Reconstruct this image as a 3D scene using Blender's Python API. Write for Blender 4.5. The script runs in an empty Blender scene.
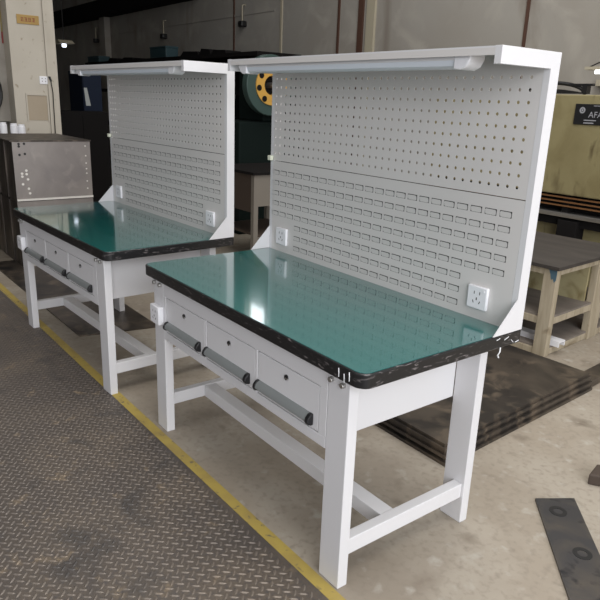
import bpy, math, random
from mathutils import Vector, Matrix
random.seed(7)
R = math.radians
scene = bpy.context.scene
col = scene.collection

# ------------------------------------------------------------------ camera
cam_data = bpy.data.cameras.new('camera')
cam_data.sensor_fit = 'HORIZONTAL'
cam_data.sensor_width = 36.0
cam_data.lens = 638.64 / 600.0 * 36.0
cam_data.clip_start = 0.05
cam_data.clip_end = 200
cam = bpy.data.objects.new('camera', cam_data)
col.objects.link(cam)
scene.camera = cam
yaw, pitch, roll = 0.9134, -0.301, 0.037
fw = Vector((-math.sin(yaw) * math.cos(pitch), math.cos(yaw) * math.cos(pitch), math.sin(pitch)))
rt = Vector((math.cos(yaw), math.sin(yaw), 0))
up = rt.cross(fw)
r2 = rt * math.cos(roll) + up * math.sin(roll)
u2 = -rt * math.sin(roll) + up * math.cos(roll)
cam.matrix_world = Matrix(((r2.x, u2.x, -fw.x, 2.7127), (r2.y, u2.y, -fw.y, -1.1668), (r2.z, u2.z, -fw.z, 1.538), (0, 0, 0, 1)))

# ------------------------------------------------------------------ world, lights, exposure
w = bpy.data.worlds.new('world')
scene.world = w
w.use_nodes = True
bg = w.node_tree.nodes['Background']
bg.inputs['Color'].default_value = (0.97, 0.97, 1.0, 1)
bg.inputs['Strength'].default_value = 0.62

def area(name, loc, target, sx, sy, power, color=(1, 1, 1)):
    d = bpy.data.lights.new(name, 'AREA')
    d.shape = 'RECTANGLE'; d.size = sx; d.size_y = sy; d.energy = power; d.color = color
    o = bpy.data.objects.new(name, d); col.objects.link(o)
    o.location = loc
    o.rotation_euler = (Vector(target) - Vector(loc)).to_track_quat('-Z', 'Y').to_euler()
    return o
area('daylight_door', (6.5, -1.2, 2.7), (0.6, 1.6, 0.8), 4.5, 3.6, 190, (0.95, 0.97, 1.0))
area('added_overhead_fill', (2.2, 0.6, 5.9), (2.2, 0.6, 0), 5.0, 4.0, 190, (1.0, 0.97, 0.93))  # overhead fill light added below the closed roof, no opening above it
area('added_back_wall_fill', (-1.0, 3.2, 6.0), (-1.2, 4.2, 0), 6.0, 2.2, 105, (1.0, 0.98, 0.95))  # fill light added to brighten the back wall
scene.view_settings.view_transform = 'Standard'
scene.view_settings.look = 'None'
scene.view_settings.gamma = 1
scene.view_settings.use_curve_mapping = False
scene.view_settings.exposure = 0.55

# ------------------------------------------------------------------ materials
def mat(name, color, rough=0.5, metal=0.0, noise=None, bump=None, coat=0.0, emit=None, spec=0.5):
    """noise = (scale, second colour, amount, detail); bump = (scale, strength, distance)"""
    m = bpy.data.materials.new(name); m.use_nodes = True
    nt = m.node_tree; b = nt.nodes['Principled BSDF']
    b.inputs['Base Color'].default_value = (*color, 1)
    b.inputs['Roughness'].default_value = rough
    b.inputs['Metallic'].default_value = metal
    b.inputs['Coat Weight'].default_value = coat
    b.inputs['Specular IOR Level'].default_value = spec
    tc = nt.nodes.new('ShaderNodeTexCoord')
    if noise:
        n = nt.nodes.new('ShaderNodeTexNoise'); n.inputs['Scale'].default_value = noise[0]
        n.inputs['Detail'].default_value = noise[3] if len(noise) > 3 else 4
        nt.links.new(tc.outputs['Object'], n.inputs['Vector'])
        rp = nt.nodes.new('ShaderNodeValToRGB')
        rp.color_ramp.elements[0].position = 0.5 - 0.5 * noise[2]; rp.color_ramp.elements[1].position = 0.5 + 0.5 * noise[2]
        rp.color_ramp.elements[0].color = (*color, 1); rp.color_ramp.elements[1].color = (*noise[1], 1)
        nt.links.new(n.outputs['Fac'], rp.inputs['Fac'])
        nt.links.new(rp.outputs['Color'], b.inputs['Base Color'])
    if bump:
        n = nt.nodes.new('ShaderNodeTexNoise'); n.inputs['Scale'].default_value = bump[0]; n.inputs['Detail'].default_value = 3
        nt.links.new(tc.outputs['Object'], n.inputs['Vector'])
        bp = nt.nodes.new('ShaderNodeBump'); bp.inputs['Strength'].default_value = bump[1]; bp.inputs['Distance'].default_value = bump[2]
        nt.links.new(n.outputs['Fac'], bp.inputs['Height']); nt.links.new(bp.outputs['Normal'], b.inputs['Normal'])
    if emit:
        b.inputs['Emission Color'].default_value = (*emit[0], 1); b.inputs['Emission Strength'].default_value = emit[1]
    return m

def layered(name, base, layers, rough=0.8, metal=0.0, bump=None, coord='Object'):
    """layers: list of (scale, detail, lo, hi, colour, distortion, stretch) painted over each other as wear and stains"""
    m = bpy.data.materials.new(name); m.use_nodes = True
    nt = m.node_tree; b = nt.nodes['Principled BSDF']
    b.inputs['Roughness'].default_value = rough; b.inputs['Metallic'].default_value = metal
    tc = nt.nodes.new('ShaderNodeTexCoord')
    prev = None
    for i, (sc, det, lo, hi, c, dist, st) in enumerate(layers):
        mp = nt.nodes.new('ShaderNodeMapping'); mp.inputs['Scale'].default_value = st
        mp.inputs['Location'].default_value = (i * 3.7, i * 1.9, i * 5.3)
        nt.links.new(tc.outputs[coord], mp.inputs['Vector'])
        n = nt.nodes.new('ShaderNodeTexNoise'); n.inputs['Scale'].default_value = sc; n.inputs['Detail'].default_value = det
        n.inputs['Distortion'].default_value = dist
        nt.links.new(mp.outputs['Vector'], n.inputs['Vector'])
        mr = nt.nodes.new('ShaderNodeMapRange'); mr.inputs['From Min'].default_value = lo; mr.inputs['From Max'].default_value = hi
        nt.links.new(n.outputs['Fac'], mr.inputs['Value'])
        mx = nt.nodes.new('ShaderNodeMix'); mx.data_type = 'RGBA'
        nt.links.new(mr.outputs['Result'], mx.inputs[0])
        if prev is None: mx.inputs[6].default_value = (*base, 1)
        else: nt.links.new(prev, mx.inputs[6])
        mx.inputs[7].default_value = (*c, 1)
        prev = mx.outputs[2]
    nt.links.new(prev, b.inputs['Base Color'])
    if bump:
        n = nt.nodes.new('ShaderNodeTexNoise'); n.inputs['Scale'].default_value = bump[0]; n.inputs['Detail'].default_value = 4
        nt.links.new(tc.outputs[coord], n.inputs['Vector'])
        bp = nt.nodes.new('ShaderNodeBump'); bp.inputs['Strength'].default_value = bump[1]; bp.inputs['Distance'].default_value = bump[2]
        nt.links.new(n.outputs['Fac'], bp.inputs['Height']); nt.links.new(bp.outputs['Normal'], b.inputs['Normal'])
    return m

one = (1, 1, 1)
M = {}
M['white'] = mat('white_powder_coat', (0.69, 0.685, 0.70), 0.38, bump=(900, 0.05, 0.0005))
M['panel'] = mat('grey_white_powder_coat', (0.650, 0.628, 0.612), 0.45, bump=(600, 0.08, 0.0005))
M['mat'] = mat('green_antistatic_mat', (0.013, 0.126, 0.117), 0.14, noise=(3.0, (0.016, 0.142, 0.132), 0.5), bump=(16, 0.05, 0.003), coat=1.0)
M['mat'].node_tree.nodes['Principled BSDF'].inputs['Coat Roughness'].default_value = 0.055
M['edge'] = layered('black_edge_band', (0.012, 0.012, 0.013), [(45, 5, 0.60, 0.72, (0.20, 0.18, 0.18), 1.2, (0.5, 0.5, 2.2))], rough=0.3)
M['film'] = mat('crumpled_clear_film', (0.75, 0.76, 0.78), 0.2)
M['alu'] = mat('brushed_aluminium', (0.225, 0.24, 0.24), 0.35, 0.1)
M['black'] = mat('black_plastic', (0.012, 0.012, 0.013), 0.4)
M['steel'] = mat('bright_steel', (0.5, 0.49, 0.47), 0.3, 0.9)
M['plastic'] = mat('white_plastic', (0.82, 0.82, 0.85), 0.25)
M['slot'] = mat('dark_slot', (0.03, 0.03, 0.03), 0.6)
M['diffuser'] = mat('frosted_diffuser', (0.72, 0.77, 0.84), 0.25)
M['clip'] = mat('pale_yellow_plastic', (0.80, 0.82, 0.66), 0.4)
M['concrete'] = layered('concrete_floor', (0.305, 0.262, 0.208), [
    (1.0, 6, 0.40, 0.68, (0.26, 0.222, 0.178), 0.1, one), (3.5, 9, 0.42, 0.66, (0.35, 0.31, 0.254), 0.2, one),
    (7, 7, 0.62, 0.80, (0.17, 0.138, 0.105), 0.1, one), (38, 6, 0.50, 0.80, (0.235, 0.20, 0.16), 0.1, one),
    (14, 7, 0.60, 0.76, (0.40, 0.37, 0.32), 0.1, one), (2.0, 6, 0.64, 0.78, (0.18, 0.145, 0.11), 0.2, one)], rough=0.6, bump=(30, 0.12, 0.004))
M['tread'] = layered('worn_tread_plate', (0.088, 0.074, 0.063), [
    (2.2, 5, 0.42, 0.66, (0.128, 0.104, 0.082), 0.4, one), (5, 5, 0.56, 0.78, (0.05, 0.045, 0.042), 0.5, one),
    (11, 5, 0.60, 0.74, (0.22, 0.17, 0.115), 0.4, one), (60, 4, 0.45, 0.7, (0.085, 0.075, 0.07), 0, one)], rough=0.5, metal=0.1)
M['lug'] = layered('worn_tread_lugs', (0.165, 0.142, 0.126), [
    (2.2, 5, 0.42, 0.66, (0.205, 0.172, 0.142), 0.4, one), (5, 5, 0.56, 0.70, (0.09, 0.083, 0.08), 0.5, one),
    (11, 5, 0.60, 0.74, (0.27, 0.21, 0.15), 0.4, one)], rough=0.45, metal=0.3)
M['yellow'] = layered('worn_yellow_paint', (0.42, 0.315, 0.075), [
    (9, 6, 0.45, 0.7, (0.34, 0.25, 0.075), 0.4, one), (35, 5, 0.60, 0.72, (0.16, 0.13, 0.08), 0.3, one)], rough=0.6)
M['wall'] = layered('grey_rendered_wall', (0.325, 0.308, 0.278), [
    (0.5, 6, 0.4, 0.65, (0.28, 0.255, 0.22), 0.4, one), (2.0, 7, 0.5, 0.7, (0.37, 0.345, 0.305), 0.6, one),
    (1.2, 6, 0.60, 0.72, (0.21, 0.18, 0.15), 0.8, (1, 1, 0.3))], rough=0.9)
M['rust'] = mat('rusty_brown_paint', (0.075, 0.035, 0.022), 0.7)
M['palepipe'] = mat('pale_painted_pipe', (0.40, 0.36, 0.27), 0.6)
M['pillar'] = layered('cream_painted_column', (0.50, 0.46, 0.39), [
    (2, 6, 0.45, 0.7, (0.45, 0.41, 0.34), 0.4, one), (14, 6, 0.64, 0.72, (0.33, 0.28, 0.21), 0.4, one)], rough=0.6)
M['darksteel'] = layered('dark_mill_steel', (0.045, 0.039, 0.035), [
    (2.6, 7, 0.42, 0.60, (0.10, 0.083, 0.067), 0.8, one), (8, 7, 0.52, 0.68, (0.16, 0.128, 0.097), 0.8, one), (4, 4, 0.58, 0.7, (0.02, 0.02, 0.021), 0.5, one)], rough=0.38, metal=0.5)
M['platesteel'] = layered('blue_black_steel', (0.075, 0.073, 0.076), [
    (6, 5, 0.45, 0.7, (0.125, 0.11, 0.095), 0.6, one), (14, 5, 0.58, 0.72, (0.025, 0.025, 0.03), 0.4, one)], rough=0.38, metal=0.6)
M['boxsteel'] = layered('bare_sheet_steel', (0.30, 0.275, 0.26), [
    (3, 5, 0.42, 0.68, (0.24, 0.22, 0.215), 0.5, one), (9, 5, 0.58, 0.74, (0.34, 0.31, 0.29), 0.3, one)], rough=0.42, metal=0.6)
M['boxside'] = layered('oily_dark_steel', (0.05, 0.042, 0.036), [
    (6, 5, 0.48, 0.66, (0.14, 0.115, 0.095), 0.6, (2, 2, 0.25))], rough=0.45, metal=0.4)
M['weld'] = mat('bright_weld_spot', (0.72, 0.70, 0.66), 0.4, 0.3)
M['brass'] = mat('brass_plate', (0.34, 0.22, 0.07), 0.4, 0.4)
M['red'] = mat('dark_red_paint', (0.22, 0.02, 0.015), 0.5)
M['banneryellow'] = mat('banner_yellow', (0.25, 0.19, 0.05), 0.6)
M['paper'] = mat('aged_paper', (0.40, 0.335, 0.255), 0.8, noise=(3, (0.36, 0.30, 0.22), 0.5))
M['whitepaper'] = mat('white_paper', (0.40, 0.42, 0.41), 0.8)
M['olive'] = layered('olive_machine_paint', (0.265, 0.228, 0.118), [
    (3, 6, 0.42, 0.66, (0.205, 0.17, 0.082), 0.6, one), (7, 6, 0.60, 0.74, (0.10, 0.075, 0.035), 0.6, (1, 1, 0.4))], rough=0.42)
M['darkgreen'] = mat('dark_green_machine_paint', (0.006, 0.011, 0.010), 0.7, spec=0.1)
M['teal'] = mat('teal_machine_paint', (0.035, 0.065, 0.058), 0.45)
M['orange'] = mat('orange_yellow_paint', (0.55, 0.31, 0.06), 0.5)
M['blue'] = mat('dark_blue_paint', (0.007, 0.013, 0.030), 0.6, spec=0.2)
M['tealbox'] = mat('blue_green_plastic', (0.02, 0.05, 0.06), 0.5)
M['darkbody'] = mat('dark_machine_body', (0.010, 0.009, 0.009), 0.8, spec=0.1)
M['darkbrown'] = mat('dark_brown_board', (0.055, 0.038, 0.028), 0.7)
M['copper'] = mat('copper_rail', (0.40, 0.20, 0.09), 0.4, 0.7)
M['desk'] = mat('grey_beige_desk_paint', (0.19, 0.17, 0.145), 0.6)
M['wood'] = layered('raw_weathered_wood', (0.41, 0.35, 0.255), [
    (9, 6, 0.42, 0.66, (0.31, 0.26, 0.18), 0.8, (3, 3, 0.25)), (6, 6, 0.60, 0.74, (0.17, 0.125, 0.07), 0.6, one)], rough=0.75)
M['woodtop'] = layered('grey_brown_board', (0.038, 0.032, 0.028), [(5, 6, 0.42, 0.7, (0.055, 0.046, 0.040), 0.5, (0.5, 2, 1))], rough=0.7)
M['shelfwood'] = layered('grey_shelf_board', (0.21, 0.18, 0.155), [(5, 6, 0.42, 0.7, (0.16, 0.135, 0.115), 0.5, (0.5, 2, 1))], rough=0.75)
M['stainboard'] = layered('stained_board', (0.36, 0.315, 0.175), [(5, 6, 0.50, 0.66, (0.185, 0.14, 0.055), 0.8, one)], rough=0.7)
M['bluepaint'] = mat('blue_paint_smear', (0.07, 0.13, 0.17), 0.6)
M['rubber'] = mat('black_rubber', (0.010, 0.010, 0.010), 0.5)
M['lampglow'] = mat('lamp_glow', (1, 1, 1), 0.5, emit=((0.80, 0.86, 1.0), 2.2))
M['tubeglow'] = mat('tube_glow', (1, 1, 1), 0.5, emit=((0.90, 0.94, 1.0), 1.6))
M['glass'] = mat('window_glow', (0.8, 0.85, 0.9), 0.3, emit=((0.9, 0.96, 1.0), 3.0))
M['silverprint'] = mat('silver_print', (0.30, 0.30, 0.32), 0.5)
M['ceiling'] = mat('dark_roof_sheet', (0.14, 0.135, 0.125), 0.8)

# ------------------------------------------------------------------ mesh builder
class MB:
    def __init__(s): s.v = []; s.f = []
    def quad(s, a, b, c, d):
        n = len(s.v); s.v += [tuple(a), tuple(b), tuple(c), tuple(d)]; s.f.append((n, n + 1, n + 2, n + 3))
    def box(s, x0, x1, y0, y1, z0, z1):
        n = len(s.v)
        s.v += [(x0, y0, z0), (x1, y0, z0), (x1, y1, z0), (x0, y1, z0), (x0, y0, z1), (x1, y0, z1), (x1, y1, z1), (x0, y1, z1)]
        for f in ((0, 3, 2, 1), (4, 5, 6, 7), (0, 1, 5, 4), (1, 2, 6, 5), (2, 3, 7, 6), (3, 0, 4, 7)): s.f.append(tuple(n + i for i in f))
        return s
    def prism(s, pts, axis, a, b):
        """extrude a closed 2-D outline along an axis: 'x' takes (y,z), 'y' takes (x,z), 'z' takes (x,y)"""
        def P(p, t): return {'x': (t, p[0], p[1]), 'y': (p[0], t, p[1]), 'z': (p[0], p[1], t)}[axis]
        n = len(s.v); k = len(pts)
        s.v += [P(p, a) for p in pts] + [P(p, b) for p in pts]
        s.f.append(tuple(n + i for i in range(k))[::-1]); s.f.append(tuple(n + k + i for i in range(k)))
        for i in range(k):
            j = (i + 1) % k; s.f.append((n + i, n + j, n + k + j, n + k + i))
        return s
    def disc(s, c, r, axis, a, b, n=16, sc=(1, 1)):
        return s.prism([(c[0] + r * sc[0] * math.cos(2 * math.pi * i / n), c[1] + r * sc[1] * math.sin(2 * math.pi * i / n)) for i in range(n)], axis, a, b)
    def ring(s, c, r0, r1, axis, a, b, n=32):
        def P(p, t): return {'x': (t, p[0], p[1]), 'y': (p[0], t, p[1]), 'z': (p[0], p[1], t)}[axis]
        base = len(s.v)
        for i in range(n):
            t = 2 * math.pi * i / n
            for r in (r0, r1):
                for h in (a, b): s.v.append(P((c[0] + r * math.cos(t), c[1] + r * math.sin(t)), h))
        for i in range(n):
            p = base + 4 * i; q = base + 4 * ((i + 1) % n)
            for u, w_ in ((0, 1), (1, 3), (3, 2), (2, 0)): s.f.append((p + u, p + w_, q + w_, q + u))
        return s
    def tube(s, path, r, n=8):
        path = [Vector(p) for p in path]; base = len(s.v); prev = None
        for i, p in enumerate(path):
            d = (path[min(i + 1, len(path) - 1)] - path[max(i - 1, 0)]).normalized()
            u = d.orthogonal() if prev is None else (prev - d * prev.dot(d))
            u.normalize(); prev = u; v_ = d.cross(u)
            for k in range(n):
                t = 2 * math.pi * k / n; s.v.append(tuple(p + (u * math.cos(t) + v_ * math.sin(t)) * r))
        for i in range(len(path) - 1):
            for k in range(n):
                a = base + i * n + k; b = base + i * n + (k + 1) % n
                s.f.append((a, b, b + n, a + n))
        s.f.append(tuple(base + k for k in range(n))[::-1]); s.f.append(tuple(base + (len(path) - 1) * n + k for k in range(n)))
        return s
    def build(s, name, m, parent=None, bevel=0, seg=2, smooth=False):
        me = bpy.data.meshes.new(name); me.from_pydata(s.v, [], s.f)
        me.materials.append(M[m] if isinstance(m, str) else m)
        import bmesh
        bm = bmesh.new(); bm.from_mesh(me); bmesh.ops.recalc_face_normals(bm, faces=bm.faces); bm.to_mesh(me); bm.free()
        if smooth:
            me.polygons.foreach_set('use_smooth', [True] * len(me.polygons)); me.set_sharp_from_angle(angle=R(35))
        o = bpy.data.objects.new(name, me); col.objects.link(o)
        if parent: o.parent = parent
        if bevel:
            b = o.modifiers.new('bevel', 'BEVEL'); b.width = bevel; b.segments = seg; b.limit_method = 'ANGLE'; b.angle_limit = R(40)
        return o

def B(*a): return MB().box(*a)
def tag(o, label, cat, group=None):
    o['label'] = label; o['category'] = cat
    if group: o['group'] = group
    return o
def root(name, loc, label, cat, group=None, rz=0):
    o = bpy.data.objects.new(name, None); col.objects.link(o); o.location = loc; o.rotation_euler.z = rz
    o.empty_display_size = 0.1
    return tag(o, label, cat, group)
def struct(o): o['kind'] = 'structure'; return o
def copy_tree(o, parent=None):
    c = o.copy(); col.objects.link(c)
    if parent: c.parent = parent
    for ch in list(o.children): copy_tree(ch, c)
    return c

# ------------------------------------------------------------------ the hall
struct(B(-22, 8, -0.031, 8, -0.1, 0).build('floor', 'concrete'))

# raised-pattern steel floor plate on the near side of the yellow line
tp = MB(); tp.box(-22, 8, -7, -0.031, -0.1, 0)
tread = struct(tp.build('floor_tread_plate', 'tread'))
lg = MB()
c45 = math.sqrt(0.5); pitch_ = 0.0272; nA = 120
for i in range(-nA, nA):
    for j in range(-nA, nA):
        u = i * pitch_; v = j * pitch_
        x = (u - v) * c45 - 1.0; y = (u + v) * c45 - 0.7
        if not (-3.6 < x < 1.7 and -1.75 < y < -0.047): continue
        if y < -0.55 - 0.55 * (1.7 - x) + 0.9 and x < -1.2 and y < -0.9: continue
        a = R(45 if (i + j) % 2 == 0 else 135) + 0.06
        dx, dy = math.cos(a), math.sin(a)
        L_, W_ = 0.0165, 0.0050
        n = len(lg.v)
        def pt(l, w_, z): return (x + dx * l - dy * w_, y + dy * l + dx * w_, z)
        lg.v += [pt(-L_, 0, 0), pt(-L_ * .45, -W_, 0), pt(L_ * .45, -W_, 0), pt(L_, 0, 0), pt(L_ * .45, W_, 0), pt(-L_ * .45, W_, 0), pt(-L_ * .5, 0, 0.0026), pt(L_ * .5, 0, 0.0026)]
        for f in ((0, 1, 6), (1, 2, 7, 6), (2, 3, 7), (3, 4, 7), (4, 5, 6, 7), (5, 0, 6)): lg.f.append(tuple(n + k for k in f))
lgo = lg.build('tread_pattern', 'lug', tread)

struct(MB().prism([(-6, -0.110), (1.9, -0.026), (1.9, 0.018), (-6, -0.055)], 'z', 0.0, 0.0008).build('floor_marking', 'yellow'))

# back wall with clerestory windows above the picture
WY = 5.5
wb = MB(); wx0, wx1, wz0, wz1 = -7.75, -7.05, 3.95, 5.4
wb.box(-22, 6, WY, WY + 0.2, 0, wz0); wb.box(-22, 6, WY, WY + 0.2, wz1, 6.2)
wb.box(-22, wx0, WY, WY + 0.2, wz0, wz1); wb.box(wx1, 6, WY, WY + 0.2, wz0, wz1)
struct(wb.build('wall_back', 'wall'))
wf = MB(); wf.box(wx0, wx1, WY + 0.08, WY + 0.12, wz0, wz0 + 0.05); wf.box(wx0, wx1, WY + 0.08, WY + 0.12, wz1 - 0.05, wz1)
for t in (wx0, wx1 - 0.05): wf.box(t, t + 0.05, WY + 0.08, WY + 0.12, wz0 + 0.05, wz1 - 0.05)
o = struct(wf.build('window_1', 'palepipe'))
B(wx0, wx1, WY + 0.12, WY + 0.13, wz0, wz1).build('window_pane', 'glass', o)
struct(B(-22.2, -22, -7, WY + 0.2, 0, 6.2).build('wall_left', 'wall'))
struct(B(-22, 6, -7, WY + 0.2, 6.2, 6.35).build('ceiling', 'ceiling'))
struct(B(-22, -2.0, -7.2, -7, 0, 6.2).build('wall_light_block', 'wall'))  # unseen wall, added to hold front light off the left background
# joints, pipes and conduits on the back wall
def vline(name, x, wd, m, label=None, z0=0.0, z1=4.1, dp=0.02):
    return struct(B(x - wd / 2, x + wd / 2, WY - dp, WY, z0, z1).build(name, m))
vline('trim_1', -4.72, 0.10, 'rust', dp=0.03); vline('trim_2', -4.50, 0.16, 'palepipe', dp=0.04)
vline('trim_3', -5.22, 0.04, 'rust'); vline('trim_4', -1.96, 0.035, 'rust'); vline('trim_5', -6.70, 0.05, 'palepipe'); vline('trim_6', -8.2, 0.03, 'rust')
vline('trim_7', -14.4, 0.35, 'wall', dp=0.15)
struct(B(-22, -6.9, WY - 0.012, WY, 2.98, 3.01).build('trim_8', 'wall'))
struct(B(-22, -9.5, WY - 0.35, WY, 3.4, 3.75).build('beam_1', 'darkbody'))

# ------------------------------------------------------------------ workbench
L, D, H, T = 1.507, 0.755, 0.80, 1.712
YP = 0.7075

def rounded_rect(x0, x1, y0, y1, r, n=6, rb=None):
    rb = r if rb is None else rb
    pts = []
    for cx, cy, a0, rr in ((x1 - r, y0 + r, -90, r), (x1 - rb, y1 - rb, 0, rb), (x0 + rb, y1 - rb, 90, rb), (x0 + r, y0 + r, 180, r)):
        for k in range(n + 1):
            a = R(a0 + 90 * k / n); pts.append((cx + rr * math.cos(a), cy + rr * math.sin(a)))
    return pts

def make_bench():
    b = root('workbench', (0, 0, 0), 'x', 'workbench', None)
    MB().prism(rounded_rect(0, L, 0, D, 0.042, 6, 0.004), 'z', 0.7515, 0.7985).build('tabletop', 'edge', b, bevel=0.006, seg=3, smooth=True)
    MB().prism(rounded_rect(0.008, L - 0.008, 0.008, D - 0.004, 0.036, 6, 0.003), 'z', 0.7980, H).build('table_mat', 'mat', b)
    # legs of folded sheet, 100 x 41 mm
    lx, ly = 0.1, 0.041
    for x0 in (0.072, L - 0.072 - lx):
        for y0 in (0.020, 0.640):
            B(x0, x0 + lx, y0, y0 + ly, 0, 0.7515).build('leg', 'white', b, bevel=0.003)
    for x0 in (0.083, 1.385):
        B(x0, x0 + 0.040, 0.061, 0.640, 0.110, 0.170).build('side_stretcher', 'white', b, bevel=0.003)
    B(0.123, 1.385, 0.250, 0.312, 0.110, 0.168).build('centre_stretcher', 'white', b, bevel=0.003)
    for x0 in (0.150, 1.327):
        B(x0, x0 + 0.006, 0.061, 0.640, 0.500, 0.7515).build('end_panel', 'white', b)
    # drawer housing: front frame with three openings, bottom, back
    h = MB(); x0, x1 = 0.172, 1.333; yf = 0.020
    h.box(x0, x1, yf, yf + 0.018, 0.683, 0.7515); h.box(x0, x1, yf, yf + 0.018, 0.478, 0.516)
    opens = ((0.192, 0.548), (0.560, 0.923), (0.937, 1.296))
    xs = [x0] + [v for o_ in opens for v in o_] + [x1]
    for k in range(0, len(xs), 2): h.box(xs[k], xs[k + 1], yf, yf + 0.018, 0.516, 0.683)
    h.box(0.157, 1.326, yf + 0.018, 0.60, 0.506, 0.514); h.box(0.157, 1.326, 0.592, 0.60, 0.514, 0.7515)
    h.build('drawer_housing', 'white', b, bevel=0.0015)
    for xa, xb in opens:
        d = B(xa + 0.0035, xb - 0.0035, yf + 0.001, yf + 0.02, 0.5195, 0.6795).build('drawer', 'white', b, bevel=0.002)
        B(xa + 0.01, xb - 0.01, yf + 0.02, 0.55, 0.525, 0.64).build('drawer_box', 'white', d)
        hx0, hx1 = xb - 0.345 if xa < 0.3 else xa + 0.004, xb - 0.050
        if xa > 0.9: hx1 = xb - 0.045
        prof = [(yf + 0.001, 0.572), (yf - 0.009, 0.568), (yf - 0.018, 0.558), (yf - 0.021, 0.547), (yf - 0.019, 0.543), (yf - 0.008, 0.537), (yf + 0.001, 0.535)]
        hb = MB().prism(prof, 'x', hx0 + 0.014, hx1).build('handle_bar', 'alu', d, smooth=True)
        big = [(yf + 0.001, 0.574), (yf - 0.011, 0.571), (yf - 0.021, 0.560), (yf - 0.025, 0.547), (yf - 0.020, 0.538), (yf - 0.008, 0.532), (yf + 0.001, 0.532)]
        for a_, b_ in ((hx0, hx0 + 0.014), (hx1, hx1 + 0.018)):
            MB().prism(big, 'x', a_, b_).build('handle_end_cap', 'black', d, bevel=0.003)
        cx = (xa + xb) / 2
        k = MB().disc((cx, 0.645), 0.0095, 'y', yf - 0.004, yf + 0.002, 14)
        k.build('lock', 'black', d); B(cx - 0.002, cx + 0.012, yf - 0.006, yf - 0.002, 0.640, 0.645).build('lock_tab', 'steel', d)
    for xa in (0.092, 0.148, 1.354, 1.408):
        MB().disc((xa, 0.730), 0.009, 'y', 0.006, 0.021, 12).build('bolt', 'steel', b, bevel=0.002)
    # side frames: arm, upright and gusset in one C shape
    t = 0.024
    prof = [(D - 0.3005, T), (D, T), (D, H), (YP, H), (YP, 1.662), (D - 0.3005, 1.662)]
    for xa, ga in ((0.0, 0.0), (L - t, L - 0.003)):
        MB().prism(prof, 'x', xa, xa + t).build('side_frame', 'white', b, bevel=0.0006)
        MB().prism([(YP + 0.001, H), (0.594, H), (YP + 0.001, 0.917)], 'x', ga, ga + 0.003).build('gusset', 'white', b)
    B(t, L - t, D - 0.3005, D, T - 0.006, T - 0.001).build('hood', 'white', b)
    B(t, L - t, D - 0.3005, D - 0.2975, T - 0.026, T - 0.006).build('hood_lip', 'panel', b)
    # pegboard
    xa, xb, za, zb, e = t, L - t, 1.2535, 1.7055, 0.0015
    p = MB(); nc, nr = 38, 10; sx = 1.404 / (nc - 1); sz = 0.348 / (nr - 1); r = 0.0060
    gx0, gx1 = 0.039 - sx / 2, 0.039 + (nc - 0.5) * sx; gz0, gz1 = 1.290 - sz / 2, 1.290 + (nr - 0.5) * sz
    gx0 = max(gx0, xa + 0.0005)
    def face_set(y):
        p.quad((xa, y, za), (xb, y, za), (xb, y, gz0), (xa, y, gz0)); p.quad((xa, y, gz1), (xb, y, gz1), (xb, y, zb), (xa, y, zb))
        p.quad((gx1, y, gz0), (xb, y, gz0), (xb, y, gz1), (gx1, y, gz1))
        n0 = 8
        for i in range(nc):
            for j in range(nr):
                cx, cz = 0.039 + i * sx, 1.290 + j * sz
                hx0 = gx0 if i == 0 else cx - sx / 2; hx1 = cx + sx / 2; hz = sz / 2
                sq = [(hx1, cz), (hx1, cz + hz), (cx, cz + hz), (hx0, cz + hz), (hx0, cz), (hx0, cz - hz), (cx, cz - hz), (hx1, cz - hz)]
                n = len(p.v)
                p.v += [(q[0], y, q[1]) for q in sq] + [(cx + r * math.cos(R(45 * k)), y, cz + r * math.sin(R(45 * k))) for k in range(8)]
                for k in range(8): p.f.append((n + k, n + (k + 1) % 8, n + 8 + (k + 1) % 8, n + 8 + k))
    face_set(YP); face_set(YP + e)
    for i in range(nc):
        for j in range(nr):
            cx, cz = 0.039 + i * sx, 1.290 + j * sz; n = len(p.v)
            p.v += [(cx + r * math.cos(R(45 * k)), y, cz + r * math.sin(R(45 * k))) for y in (YP, YP + e) for k in range(8)]
            for k in range(8): p.f.append((n + k, n + (k + 1) % 8, n + 8 + (k + 1) % 8, n + 8 + k))
    p.build('pegboard', 'panel', b)
    # louvred panel: every louvre is a pressed-out hood, open at its top edge
    q = MB(); za, zb = H, 1.2505; cw, ch = 1.361 / 22, 0.0511
    lo = MB()
    def louvre(cx, cz):
        w2, h2 = 0.0245, 0.0112
        x0_, x1_ = cx - cw / 2, cx + cw / 2; z0_, z1_ = cz - ch / 2, cz + ch / 2
        a0, a1, b0, b1 = cx - w2, cx + w2, cz - h2, cz + h2
        for (A, B_, C_, D_) in (((x0_, z0_), (x1_, z0_), (a1, b0), (a0, b0)), ((x1_, z0_), (x1_, z1_), (a1, b1), (a1, b0)), ((x1_, z1_), (x0_, z1_), (a0, b1), (a1, b1)), ((x0_, z1_), (x0_, z0_), (a0, b0), (a0, b1))):
            q.quad(*[(s_[0], YP, s_[1]) for s_ in (A, B_, C_, D_)])
        # the tab hangs from the lower edge and leans a little outward at the top
        n = len(q.v); g, c_ = 0.0016, 0.004
        pts = [(a0 + g + c_, b0 + 0.0010), (a1 - g - c_, b0 + 0.0010), (a1 - g, b0 + 0.0010 + c_), (a1 - g, b1 - 0.0022 - c_), (a1 - g - c_, b1 - 0.0022), (a0 + g + c_, b1 - 0.0022), (a0 + g, b1 - 0.0022 - c_), (a0 + g, b0 + 0.0010 + c_)]
        q.v += [(x, YP - 0.0002 - 0.0022 * (z - b0) / (2 * h2), z) for x, z in pts]
        q.f.append(tuple(n + k for k in range(8)))
    xl = 0.053 - cw / 2; xr = 0.053 + 22.5 * cw; ztop = 1.196 + ch / 2
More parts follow.
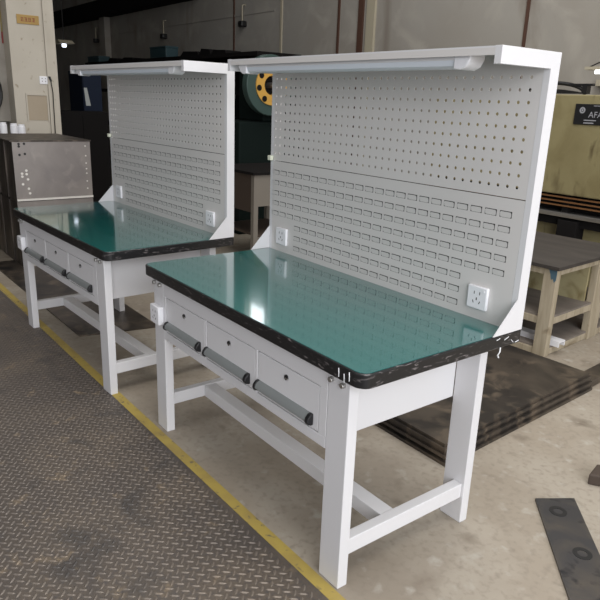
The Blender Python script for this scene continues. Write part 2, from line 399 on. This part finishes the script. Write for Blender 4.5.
    q.quad((xa, YP, ztop), (xb, YP, ztop), (xb, YP, zb), (xa, YP, zb))
    zmid = ztop - 5 * ch; zbot = ztop - 8 * ch
    xl2 = max(xl, xa)
    q.quad((xr, YP, zmid), (xb, YP, zmid), (xb, YP, ztop), (xr, YP, ztop))
    if zbot > za: q.quad((xa, YP, za), (xb, YP, za), (xb, YP, zbot), (xa, YP, zbot))
    q.quad((xa, YP, zbot), (xl + 3 * cw, YP, zbot), (xl + 3 * cw, YP, zmid), (xa, YP, zmid)); q.quad((xr - 3 * cw, YP, zbot), (xb, YP, zbot), (xb, YP, zmid), (xr - 3 * cw, YP, zmid))
    for rrow in range(8):
        for c in range(23):
            if rrow >= 5 and (c < 3 or c > 19): continue
            louvre(0.053 + c * cw, 1.196 - rrow * ch)
    q.build('louvre_panel', 'panel', b)
    B(xa, xb, YP + 0.012, YP + 0.014, H, 1.2505).build('back_sheet', 'slot', b)
    # batten lamp under the hood
    y0, y1 = 0.468, 0.535
    prof = [(y0, 1.690), (y0, 1.668), (y0 + 0.012, 1.652), (y1 - 0.012, 1.652), (y1, 1.668), (y1, 1.690)]
    lp = MB().prism([(y0, 1.7055), (y0, 1.676), (y1, 1.676), (y1, 1.7055)], 'x', 0.14, 1.325).build('lamp_housing', 'white', b)
    MB().prism([(y0 + 0.001, 1.676), (y0 + 0.006, 1.660), (y0 + 0.018, 1.652), (y1 - 0.018, 1.652), (y1 - 0.006, 1.660), (y1 - 0.001, 1.676)], 'x', 0.14, 1.325).build('lamp_diffuser', 'diffuser', lp, smooth=True)
    for a_, b_ in ((0.075, 0.14), (1.325, 1.388)):
        s_ = MB(); outer = a_ if a_ < 0.5 else b_; inner = b_ if a_ < 0.5 else a_
        s_.prism([(inner, 1.7055), (inner, 1.650), (inner + (outer - inner) * .45, 1.648), (inner + (outer - inner) * .8, 1.658), (outer, 1.678), (outer, 1.7055)], 'y', y0 - 0.002, y1 + 0.002)
        s_.build('lamp_end_cap', 'plastic', lp, bevel=0.004, seg=3, smooth=True)
    # power outlets on the panel and on the front leg
    def outlet(cx, cz, y, dpt, nm='power_outlet'):
        o = B(cx - 0.044, cx + 0.044, y - dpt, y, cz - 0.043, cz + 0.043).build(nm, 'plastic', b, bevel=0.005, seg=3, smooth=True)
        s_ = MB(); yy = y - dpt - 0.0004
        for dx, dz, an in ((-0.012, 0.018, 0), (0.012, 0.018, 0), (-0.014, -0.016, 25), (0.014, -0.016, -25), (0.0, -0.004, 0)):
            ca, sa = math.cos(R(an)), math.sin(R(an)); wv, hv = (0.0016, 0.0055) if dz > 0 or dz < -0.01 else (0.0022, 0.005)
            s_.prism([(cx + dx + u * ca - v * sa, cz + dz + u * sa + v * ca) for u, v in ((-wv, -hv), (wv, -hv), (wv, hv), (-wv, hv))], 'y', yy, y - dpt + 0.001)
        s_.build('outlet_slots', 'slot', o)
        MB().disc((cx + 0.028, cz + 0.028), 0.005, 'y', yy - 0.001, y - dpt + 0.001, 10).build('outlet_button', 'plastic', o)
        return o
    outlet(1.347, 0.883, YP, 0.014); outlet(0.122, 0.882, YP, 0.014); outlet(0.128, 0.588, 0.020, 0.028)
    B(0.002, 0.030, YP - 0.022, YP - 0.004, 1.252, 1.276).build('panel_clip', 'clip', b, bevel=0.003)
    return b

near = make_bench()
near['label'] = 'nearer of two white workbenches with a green top, perforated back panel and three drawers'
near['group'] = 'white workbenches'
far = copy_tree(near)
far['label'] = 'farther white workbench with a green top, standing beside the stacked steel boxes'
sr, sxx, syy = 0.04, -1.788, -0.0714
far.rotation_euler.z = sr
far.location = (L + sxx - math.cos(sr) * L, syy - math.sin(sr) * L, 0)
# loose film on the near bench
MB().tube([(L + .002, 0.64, 0.756), (L + .004, 0.637, 0.740), (L + .001, 0.632, 0.728), (L + .003, 0.636, 0.718)], 0.0025, 6).build('film_scrap', 'film', near)
for y, z, dy, dz in ((0.66, 0.778, 0.022, 0.008), (0.70, 0.772, 0.014, -0.012), (0.615, 0.785, 0.018, 0.004), (0.725, 0.757, 0.02, 0.004)):
    MB().tube([(L + .0005, y, z), (L + .002, y + dy / 2, z + dz * 0.7), (L + .0005, y + dy, z + dz)], 0.0014, 5).build('film_scrap', 'film', near)
for x, z in ((L - 0.105, 0.775), (L - 0.080, 0.765), (L - 0.058, 0.778)):
    MB().tube([(x, -0.0005, z + 0.014), (x + 0.003, -0.002, z), (x + 0.002, -0.0005, z - 0.014)], 0.0016, 5).build('film_scrap', 'film', near)

# ------------------------------------------------------------------ steel sheets, plates and scraps on the floor
zs = 0.0
off = [(0.030, 0.020), (0.016, -0.005), (0.022, 0.016), (0.006, 0.004), (0.012, 0.010), (0.0, 0.0)]
names_ = ['lowest', 'second from the bottom', 'third from the bottom', 'third from the top', 'second from the top', 'topmost']
for k, (dx, dy) in enumerate(off):
    th = 0.016
    o = MB().prism([(0.22, 0.935 - dy), (1.105 + dx, 0.925 - dy)] + [(1.035 + dx, 2.27), (0.25, 2.25)], 'z', 0, th - 0.001).build('steel_sheet', 'darksteel')
    o.location = (0, 0, zs); zs += th
    tag(o, 'dark steel sheet lying in the flat stack behind the near bench, ' + names_[k], 'steel sheet', 'steel sheets stacked on the floor')
o = MB().prism([(1.515, 1.022), (1.607, 1.160), (2.30, 0.46), (2.18, 0.34)], 'z', 0, 0.010)
pl = o.build('steel_plate', 'platesteel')
for k, (px, py) in enumerate(((1.620, 1.020), (1.815, 0.862), (2.02, 0.68))):
    MB().ring((px, py), 0.018, 0.034, 'z', 0.0095, 0.0112, 24).build('hole_ring', 'black', pl)
tag(pl, 'flat dark steel strip with round holes lying on the concrete floor', 'steel plate')
o = MB().prism([(0.945, 2.285), (1.045, 2.29), (0.98, 3.2), (0.88, 3.19)], 'z', 0, 0.045).build('steel_bar', 'darksteel', bevel=0.003)
tag(o, 'dark steel bar on the floor beyond the far corner of the steel sheet stack', 'steel bar')
blk = MB().prism([(1.575, 1.318), (1.70, 1.40), (1.68, 1.52), (1.55, 1.43)], 'z', 0, 0.05).build('floor_block', 'darkbrown', bevel=0.006)
tag(blk, 'small dark brown block on the floor at the right edge', 'block')
o = MB().prism([(-3.6, 0.06), (-1.30, 0.10), (-1.2, 0.62), (-3.6, 0.62)], 'z', 0, 0.008).build('floor_sheet', 'darksteel')
tag(o, 'thin dark steel sheet lying on the floor under the farther bench', 'steel sheet')

# ------------------------------------------------------------------ two steel boxes behind the far bench
def steel_box(z0, z1, label, marks):
    b = root('steel_box', (-3.3, 0.27, z0), label, 'steel box', 'bare steel boxes')
    w_, d_, h_ = 0.68, 1.0, z1 - z0
    s_ = MB(); s_.box(-d_, -0.004, 0, 0.004, 0, h_); s_.box(-d_, -0.004, w_ - 0.004, w_, 0, h_); s_.box(-d_, -0.004, 0.004, w_ - 0.004, 0, 0.004); s_.box(-d_, -d_ + 0.004, 0.004, w_ - 0.004, 0.004, h_)
    s_.build('side_walls', 'boxside', b)
    B(-0.004, 0.0, 0.0, w_, 0.018, h_).build('front_panel', 'boxsteel', b)
    B(-0.004, 0.012, 0.0, w_, 0.002, 0.018).build('bottom_flange', 'weld', b)
    for xx in (-0.30, -0.62): B(xx, xx + 0.05, -0.012, 0.0, 0.01, h_ - 0.01).build('side_rib', 'boxside', b)
    if marks:
        for y, z in ((0.055, 0.965), (0.100, 0.968), (0.055, 0.925), (0.100, 0.80), (0.055, 0.785)): MB().disc((y, z * h_), 0.011, 'x', -0.001, 0.002, 10).build('drilled_hole', 'black', b)
        for y, z in ((0.10, 0.52), (0.062, 0.47), (0.10, 0.46), (0.062, 0.42), (0.108, 0.37), (0.062, 0.29), (0.108, 0.21), (0.115, 0.13)): MB().disc((y, z * h_), 0.011, 'x', 0.0, 0.002, 10).build('weld_spot', 'weld', b)
        for z in (0.92, 0.75, 0.62, 0.52, 0.44, 0.30, 0.17): MB().disc((0.635, z * h_), 0.007, 'x', 0.0, 0.002, 8).build('weld_spot', 'weld', b)
        B(-d_ - 0.02, 0.006, -0.02, w_ + 0.01, h_, h_ + 0.012).build('lid', 'boxside', b)
    return b
steel_box(0.0, 0.60, 'lower of two stacked bare steel boxes behind the farther bench', False)
steel_box(0.604, 1.118, 'upper bare steel box with punched holes and a dark lid, stacked behind the farther bench', True)

# ------------------------------------------------------------------ cream column and its fittings
CX = -5.2
struct(B(CX - 0.45, CX, 0.80, 1.295, 0, 6.2).build('pillar', 'pillar'))
struct(B(CX, CX + 0.025, 1.172, 1.20, 0, 6.2).build('trim_9', 'pillar'))
struct(B(CX - 0.42, CX - 0.25, -1.5, 0.80, 1.20, 6.2).build('wall_partition', 'wall'))
def facex(nm, y0, y1, z0, z1, t, m, parent=None, bevel=0): return B(0, t, y0, y1, z0, z1).build(nm, m, parent, bevel=bevel)
s_ = root('door_sign', (CX, 0.895, 2.245), 'small brass sign with red lettering high on the cream column', 'sign')
facex('plate', 0.0, 0.235, 0.0, 0.095, 0.008, 'brass', s_, 0.002)
tx = MB()
for k in range(4):
    yb = 0.042 + k * 0.040
    tx.box(0.008, 0.010, yb, yb + 0.028, 0.062, 0.067); tx.box(0.008, 0.010, yb + 0.002, yb + 0.026, 0.046, 0.050); tx.box(0.008, 0.010, yb, yb + 0.030, 0.028, 0.033)
    tx.box(0.008, 0.010, yb + (0.013 if k % 2 else 0.004), yb + (0.017 if k % 2 else 0.008), 0.030, 0.066); tx.box(0.008, 0.010, yb + 0.021, yb + 0.025, 0.036, 0.06)
tx.build('lettering', 'red', s_)
s_ = root('wall_outlet', (CX, 1.085, 1.625), 'white double wall outlet on the cream column', 'outlet')
facex('cover', 0.0, 0.105, 0.0, 0.085, 0.012, 'plastic', s_, 0.004)
for y in (0.025, 0.06):
    for z in (0.025, 0.055): B(0.012, 0.0135, y, y + 0.008, z, z + 0.010).build('outlet_slot', 'slot', s_)
s_ = root('plug_cord', (CX + 0.014, 1.175, 1.66), 'black plug with a thin dark cord hanging down the cream column', 'cord')
MB().prism([(0.0, 0.05), (0.02, 0.05), (0.035, 0.0), (0.025, -0.01)], 'x', 0.014, 0.04).build('plug', 'rubber', s_)
MB().tube([(0.022, 0.026, 0.0), (0.022, 0.040, -0.12), (0.022, 0.034, -0.5), (0.022, 0.03, -1.0), (0.022, 0.03, -1.5)], 0.006, 6).build('cord', 'rubber', s_)
s_ = root('notice_frame', (CX, 0.925, 1.225), 'faded paper notice in a pale frame low on the cream column', 'notice')
facex('sheet', 0.01, 0.225, 0.0, 0.275, 0.004, 'paper', s_)
m_ = MB(); m_.box(0, 0.012, -0.005, 0.01, -0.01, 0.295); m_.box(0, 0.012, 0.01, 0.242, 0.275, 0.295); m_.box(0, 0.012, 0.225, 0.242, -0.01, 0.275)
m_.build('frame', 'pillar', s_)
s_ = root('banner', (CX - 0.36, 0.785, 2.045), 'red and dull yellow banner hanging at the upper left corner', 'banner')
B(-0.30, 0.12, 0, 0.012, 0.12, 1.2).build('cloth', 'banneryellow', s_); B(-0.30, 0.12, -0.002, 0.013, 0.0, 0.12).build('hem', 'red', s_)
cl = MB()
cl.tube([(CX - 0.21, 0.58 + 0.13 * math.cos(t / 3.0), 1.52 + 0.22 * math.sin(t / 3.0)) for t in range(20)], 0.022, 8)
tag(cl.build('hose_coil', 'rubber', smooth=True), 'black hose coil hanging on the wall left of the cream column', 'hose')
shelf = root('side_shelf', (CX + 0.02, 0.2, 0.0), 'dark low cupboard standing behind the steel boxes', 'cupboard')
B(0, 0.40, 0, 0.75, 0.03, 1.05).build('carcass', 'darkbody', shelf); B(0, 0.42, -0.01, 0.76, 1.05, 1.08).build('top_board', 'boxside', shelf); B(0.02, 0.38, 0.02, 0.73, 0, 0.03).build('plinth', 'darkbody', shelf)
for k, (yy, hh, c) in enumerate(((0.50, 0.085, 'whitepaper'), (0.60, 0.11, 'plastic'), (0.71, 0.10, 'plastic'), (0.79, 0.09, 'plastic'))):
    j = root('storage_jar', (CX + 0.22, yy, 1.08), ('bluish' if k == 0 else 'whitish') + ' plastic jar behind the steel boxes, ' + ['leftmost of four', 'second of four from the left', 'third of four from the left', 'rightmost of four'][k], 'jar', 'pale jars')
    MB().disc((0, 0), 0.04, 'z', 0, hh, 16).build('jar_body', c, j, bevel=0.006, smooth=True); MB().disc((0, 0), 0.034, 'z', hh, hh + 0.02, 16).build('jar_lid', c, j)

# ------------------------------------------------------------------ wooden rack at the right
rk = root('wooden_rack', (0.62, 2.47, 0), 'rough wooden rack with a dark top and two low shelves behind the near bench', 'rack', rz=0.06)
for x in (0.0, -1.30):
    for y, yd, xd in ((0.0, 0.055, 0.088), (0.58, 0.14, 0.05)):
        B(x - xd, x, y, y + yd, 0.0, 0.585).build('post', 'wood', rk, bevel=0.003)
MB().prism([(-0.055, 0.584), (0.0, 0.584), (0.0, 0.525), (-0.012, 0.505), (-0.022, 0.53), (-0.034, 0.52), (-0.042, 0.555)], 'y', -0.0012, 0.0005).build('paint_smear', 'bluepaint', rk)
for z, nm in ((0.545, 'top_rail'), (0.215, 'shelf_rail'), (0.002, 'bottom_rail')):
    B(-1.30, -0.088, 0.005, 0.045, z, z + 0.045).build(nm, 'wood', rk, bevel=0.002)
    B(-0.05, -0.01, 0.055, 0.58, z, z + 0.045).build(nm, 'wood', rk, bevel=0.002)
    B(-0.05, -0.01, 0.72, 0.92, z, z + 0.045).build(nm, 'wood', rk, bevel=0.002)
B(-1.32, 0.02, -0.02, 1.0, 0.59, 0.612).build('top_board', 'woodtop', rk)
B(-1.28, -0.012, 0.02, 0.96, 0.260, 0.274).build('middle_shelf', 'shelfwood', rk)
B(-1.28, -0.012, 0.02, 0.96, 0.047, 0.060).build('lower_shelf', 'shelfwood', rk)
B(-1.18, -0.055, 0.555, 0.573, 0.274, 0.585).build('back_board', 'stainboard', rk)
lp = MB(); lp.box(-0.22, 0.22, -0.04, 0.04, 0.03, 0.038); lp.box(-0.22, 0.22, -0.04, -0.032, 0, 0.03); lp.box(-0.22, 0.22, 0.032, 0.04, 0, 0.03)
o = lp.build('angle_profile', 'plastic'); o.location = (0.43, 2.60, 0.0605); o.rotation_euler.z = 0.05
tag(o, 'white angle profile lying on the lowest shelf of the wooden rack', 'profile')

# ------------------------------------------------------------------ olive machine at the right
om = root('olive_press', (-0.5, 4.2, 0), 'large olive green machine with a black nameplate at the right edge', 'machine')
B(-1.6, 2.2, 0, 0.9, 0.825, 1.68).build('body', 'olive', om, bevel=0.01)
m_ = MB(); m_.prism([(-0.36, 0.83), (-0.34, 1.0), (-0.30, 1.68), (-1.2, 1.68), (-1.2, 1.215), (-0.335, 1.215)], 'y', -0.03, 0.0)
B(-1.5, -0.315, -0.028, 0, 1.20, 1.66).build('cover_plate', 'olive', om, bevel=0.006)
B(-1.6, 2.2, 0.14, 0.9, 0.66, 0.825).build('slot_back', 'darkbody', om)
for z in (0.800, 0.762, 0.726): B(-1.6, 2.2, 0.01, 0.04, z - 0.006, z + 0.006).build('copper_rail', 'copper', om)
for x in (-0.45, 0.05, 0.6): B(x, x + 0.06, 0.03, 0.14, 0.66, 0.825).build('slot_bracket', 'darkbody', om)
B(-1.6, 2.2, 0.0, 0.14, 0.625, 0.665).build('lower_beam', 'steel', om, bevel=0.008)
B(-1.6, 2.2, 0.05, 0.14, 0.545, 0.625).build('lower_bed', 'darkbody', om)
B(-1.6, 2.2, 0.14, 0.9, 0.0, 0.66).build('base', 'olive', om, bevel=0.01)
B(0.045, 0.235, 0.0, 0.14, 0.36, 0.60).build('foot_block', 'darkbody', om, bevel=0.006)
B(-1.6, 2.2, -0.02, 0.14, 0.30, 0.37).build('base_ledge', 'darkbody', om)
npl = B(0.055, 0.62, -0.012, 0, 1.435, 1.605).build('nameplate', 'black', om, bevel=0.003)
MB().ring((0.125, 1.553), 0.014, 0.026, 'y', -0.0135, -0.011, 20).build('emblem', 'silverprint', npl)
MB().disc((0.125, 1.553), 0.009, 'y', -0.0135, -0.011, 12).build('emblem', 'silverprint', npl)
fc = bpy.data.curves.new('lettering', 'FONT'); fc.body = 'AFAB'; fc.size = 0.07; fc.extrude = 0.0008
tmp = bpy.data.objects.new('lettering', fc); col.objects.link(tmp)
bpy.context.view_layer.update()
me = bpy.data.meshes.new_from_object(tmp.evaluated_get(bpy.context.evaluated_depsgraph_get()))
bpy.data.objects.remove(tmp)
lt = bpy.data.objects.new('lettering', me); col.objects.link(lt); lt.parent = npl
me.materials.clear(); me.materials.append(M['silverprint'])
lt.location = (0.185, -0.0128, 1.495); lt.rotation_euler = (R(90), 0, 0)
for x0_, x1_, z0_, z1_ in ((0.15, 0.26, 1.468, 1.476), (0.15, 0.24, 1.445, 1.455), (0.22, 0.40, 1.588, 1.593)): B(x0_, x1_, -0.0135, -0.011, z0_, z1_).build('small_print', 'silverprint', npl)
a_ = MB(); a_.tube([(-0.30 + 0.30 * math.cos(t), 0.2, 1.675 + 0.095 * math.sin(t)) for t in [R(x) for x in range(0, 181, 12)]], 0.017, 8)
a_.box(-0.15, 0.07, 0.18, 0.22, 1.745, 1.765); a_.box(-0.02, 0.03, 0.17, 0.23, 1.68, 1.745); a_.prism([(-0.62, 1.68), (0.02, 1.68), (-0.05, 1.695), (-0.22, 1.715), (-0.38, 1.715), (-0.56, 1.695)], 'y', 0.16, 0.24)
a_o = a_.build('guard_hoop', 'black'); a_o.location = (-0.5, 4.2, 0.012)
tag(a_o, 'black arched hoop standing on top of the olive machine', 'hoop')
lampR = root('tube_lamp', (-0.6, 4.55, 1.68), 'lit white fluorescent tube lamp standing above the olive machine', 'lamp')
B(0.0, 1.4, -0.05, 0.05, 0.22, 0.245).build('reflector', 'palepipe', lampR); MB().tube([(0.08, 0, 0.203), (1.36, 0, 0.203)], 0.018, 10).build('tube', 'tubeglow', lampR)
B(0.80, 0.84, -0.02, 0.02, 0, 0.22).build('stand', 'palepipe', lampR)
MB().tube([(0.02, 0, 0.245), (0.1, 0, 0.28), (0.25, 0, 0.30), (0.5, 0, 0.28), (0.8, 0, 0.245)], 0.006, 6).build('cord', 'rubber', lampR)
wr = struct(B(-1.0, 3, WY - 0.06, WY, 1.80, 1.86).build('trim_10', 'palepipe'))

# ------------------------------------------------------------------ machines seen between and beyond the benches
pm = root('punch_press', (-3.55, 3.15, 0), 'dark green press with a teal flywheel and orange gear between the two benches', 'machine')
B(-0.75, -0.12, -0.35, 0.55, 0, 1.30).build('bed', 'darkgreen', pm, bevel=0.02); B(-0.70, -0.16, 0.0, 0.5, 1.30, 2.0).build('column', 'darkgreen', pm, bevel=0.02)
MB().ring((0.0, 1.70), 0.20, 0.33, 'x', -0.10, 0.0, 40).build('flywheel', 'teal', pm, bevel=0.008, smooth=True)
MB().ring((0.0, 1.70), 0.105, 0.215, 'x', -0.07, 0.015, 40).build('gear', 'orange', pm)
for k in range(8):
    t0 = R(45 * k + 10); MB().disc((0.178 * math.cos(t0), 1.70 + 0.178 * math.sin(t0)), 0.033, 'x', 0.010, 0.018, 12).build('gear_hole', 'darkbody', pm)
MB().disc((0, 1.70), 0.19, 'x', -0.12, -0.075, 32).build('gear_web', 'darkbody', pm); MB().disc((0, 1.70), 0.032, 'x', -0.12, 0.05, 16).build('shaft', 'steel', pm)
dk = root('metal_desk', (-2.40, 2.18, 0), 'grey metal work desk with an open lower shelf seen between the two benches', 'desk')
B(-0.80, 0.02, -0.02, 0.72, 0.86, 0.885).build('desk_top', 'darkbody', dk)
B(-0.004, 0.0, 0.05, 0.70, 0.56, 0.86).build('side_panel', 'desk', dk); B(-0.75, -0.05, 0.0, 0.004, 0.50, 0.86).build('front_panel', 'darkbrown', dk)
for x, y in ((-0.05, 0), (-0.05, 0.65), (-0.78, 0), (-0.78, 0.65)): B(x, x + 0.05, y, y + 0.05, 0, 0.86).build('leg', 'desk', dk)
B(-0.75, -0.002, 0.05, 0.66, 0.26, 0.28).build('lower_shelf', 'darkbrown', dk)
# long dark rack beyond the far bench
rr = root('storage_rack', (-9.2, 4.3, 0), 'long dark storage rack against the back wall beyond the farther bench', 'rack')
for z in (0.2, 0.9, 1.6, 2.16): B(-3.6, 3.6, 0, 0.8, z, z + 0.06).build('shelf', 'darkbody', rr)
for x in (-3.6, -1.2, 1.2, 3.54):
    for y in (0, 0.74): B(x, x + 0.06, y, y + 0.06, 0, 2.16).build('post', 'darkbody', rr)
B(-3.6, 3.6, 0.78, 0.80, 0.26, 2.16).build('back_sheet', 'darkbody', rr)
def bin_(nm, x0, x1, h, m, label):
    b = root(nm, ((x0 + x1) / 2, 4.35, 2.221), label, 'box'); w_ = (x1 - x0) / 2
    B(-w_, w_, 0, 0.25, 0, h).build('box_body', m, b, bevel=0.01); B(-w_ - 0.004, w_ + 0.004, -0.006, 0.256, h, h + 0.03).build('box_lid', m, b, bevel=0.004); return b
bin_('storage_bin', -9.38, -8.70, 0.17, 'tealbox', 'blue green box on top of the dark storage rack beyond the farther bench')
bin_('storage_bin', -12.75, -12.05, 0.10, 'tealbox', 'dark teal box at the left end on top of the storage rack')
for k, (xx, hh, w_) in enumerate(((-7.9, 0.07, 0.35), (-7.35, 0.09, 0.2), (-6.9, 0.06, 0.25), (-10.6, 0.05, 0.3), (-11.4, 0.06, 0.25))):
    o = MB().prism([(-w_, 0), (w_, 0), (w_ * .8, hh), (-w_ * .6, hh * 1.2)], 'y', 0, 0.3).build('machine_part', 'darkbody'); o.location = (xx, 4.4, 2.221)
    tag(o, 'dark lump on top of the storage rack beyond the farther bench', 'machine part', 'dark parts on the storage rack')
lk = root('tool_locker', (-7.0, 2.18, 0), 'dark blue locker with a white paper note beyond the farther bench', 'locker')
B(-0.6, 0, 0.02, 0.30, 0.04, 1.86).build('locker_body', 'blue', lk, bevel=0.006); B(-0.55, -0.05, 0.04, 0.28, 0, 0.04).build('plinth', 'darkbody', lk)
B(0.0, 0.012, 0.03, 0.29, 0.06, 1.84).build('locker_door', 'blue', lk); MB().prism([(0.03, 1.62), (0.075, 1.62), (0.12, 1.37), (0.05, 1.37)], 'x', 0.012, 0.015).build('paper_note', 'whitepaper', lk)
mc = root('dark_cabinet', (-6.5, 1.62, 0), 'black machine cabinet in the dark beside the cream column', 'cabinet')
B(-0.4, 0, 0, 0.75, 0.05, 1.30).build('cabinet_body', 'darkbody', mc, bevel=0.01); B(-0.38, -0.02, 0.02, 0.73, 0, 0.05).build('plinth', 'black', mc); B(0, 0.01, 0.03, 0.36, 0.1, 1.25).build('door', 'darkbody', mc); B(0, 0.01, 0.38, 0.72, 0.1, 1.25).build('door', 'darkbody', mc)
# small hanging fittings on the back wall and the far pendant lamp
for k, (x, z, nm) in enumerate(((-15.1, 2.88, 'leftmost'), (-11.04, 2.78, 'middle'), (-7.84, 2.82, 'rightmost'))):
    h = root('wall_bracket', (x, WY, z), 'small dark fitting on a short wire high on the back wall, ' + nm + ' of three', 'fitting', 'fittings on the back wall')
    MB().tube([(0, -0.06, 0.05), (0, -0.06, 0.32), (0, 0.0, 0.33)], 0.014, 6).build('wire', 'palepipe', h); B(-0.07, 0.07, -0.12, 0.0, -0.04, 0.06).build('hook', 'rubber', h, bevel=0.02)
pd = root('pendant_lamp', (-9.0, 2.62, 2.33), 'small bright lit lamp hanging in the dark far corner', 'lamp')
MB().prism([(-0.20, 0.0), (0.20, 0.0), (0.05, 0.06), (-0.05, 0.06)], 'y', -0.12, 0.12).build('shade', 'palepipe', pd)
MB().disc((0, 0), 0.035, 'z', -0.05, 0.0, 16).build('bulb', 'lampglow', pd); MB().tube([(0, 0, 0.06), (0, 0, 3.86)], 0.008, 6).build('cable', 'rubber', pd)
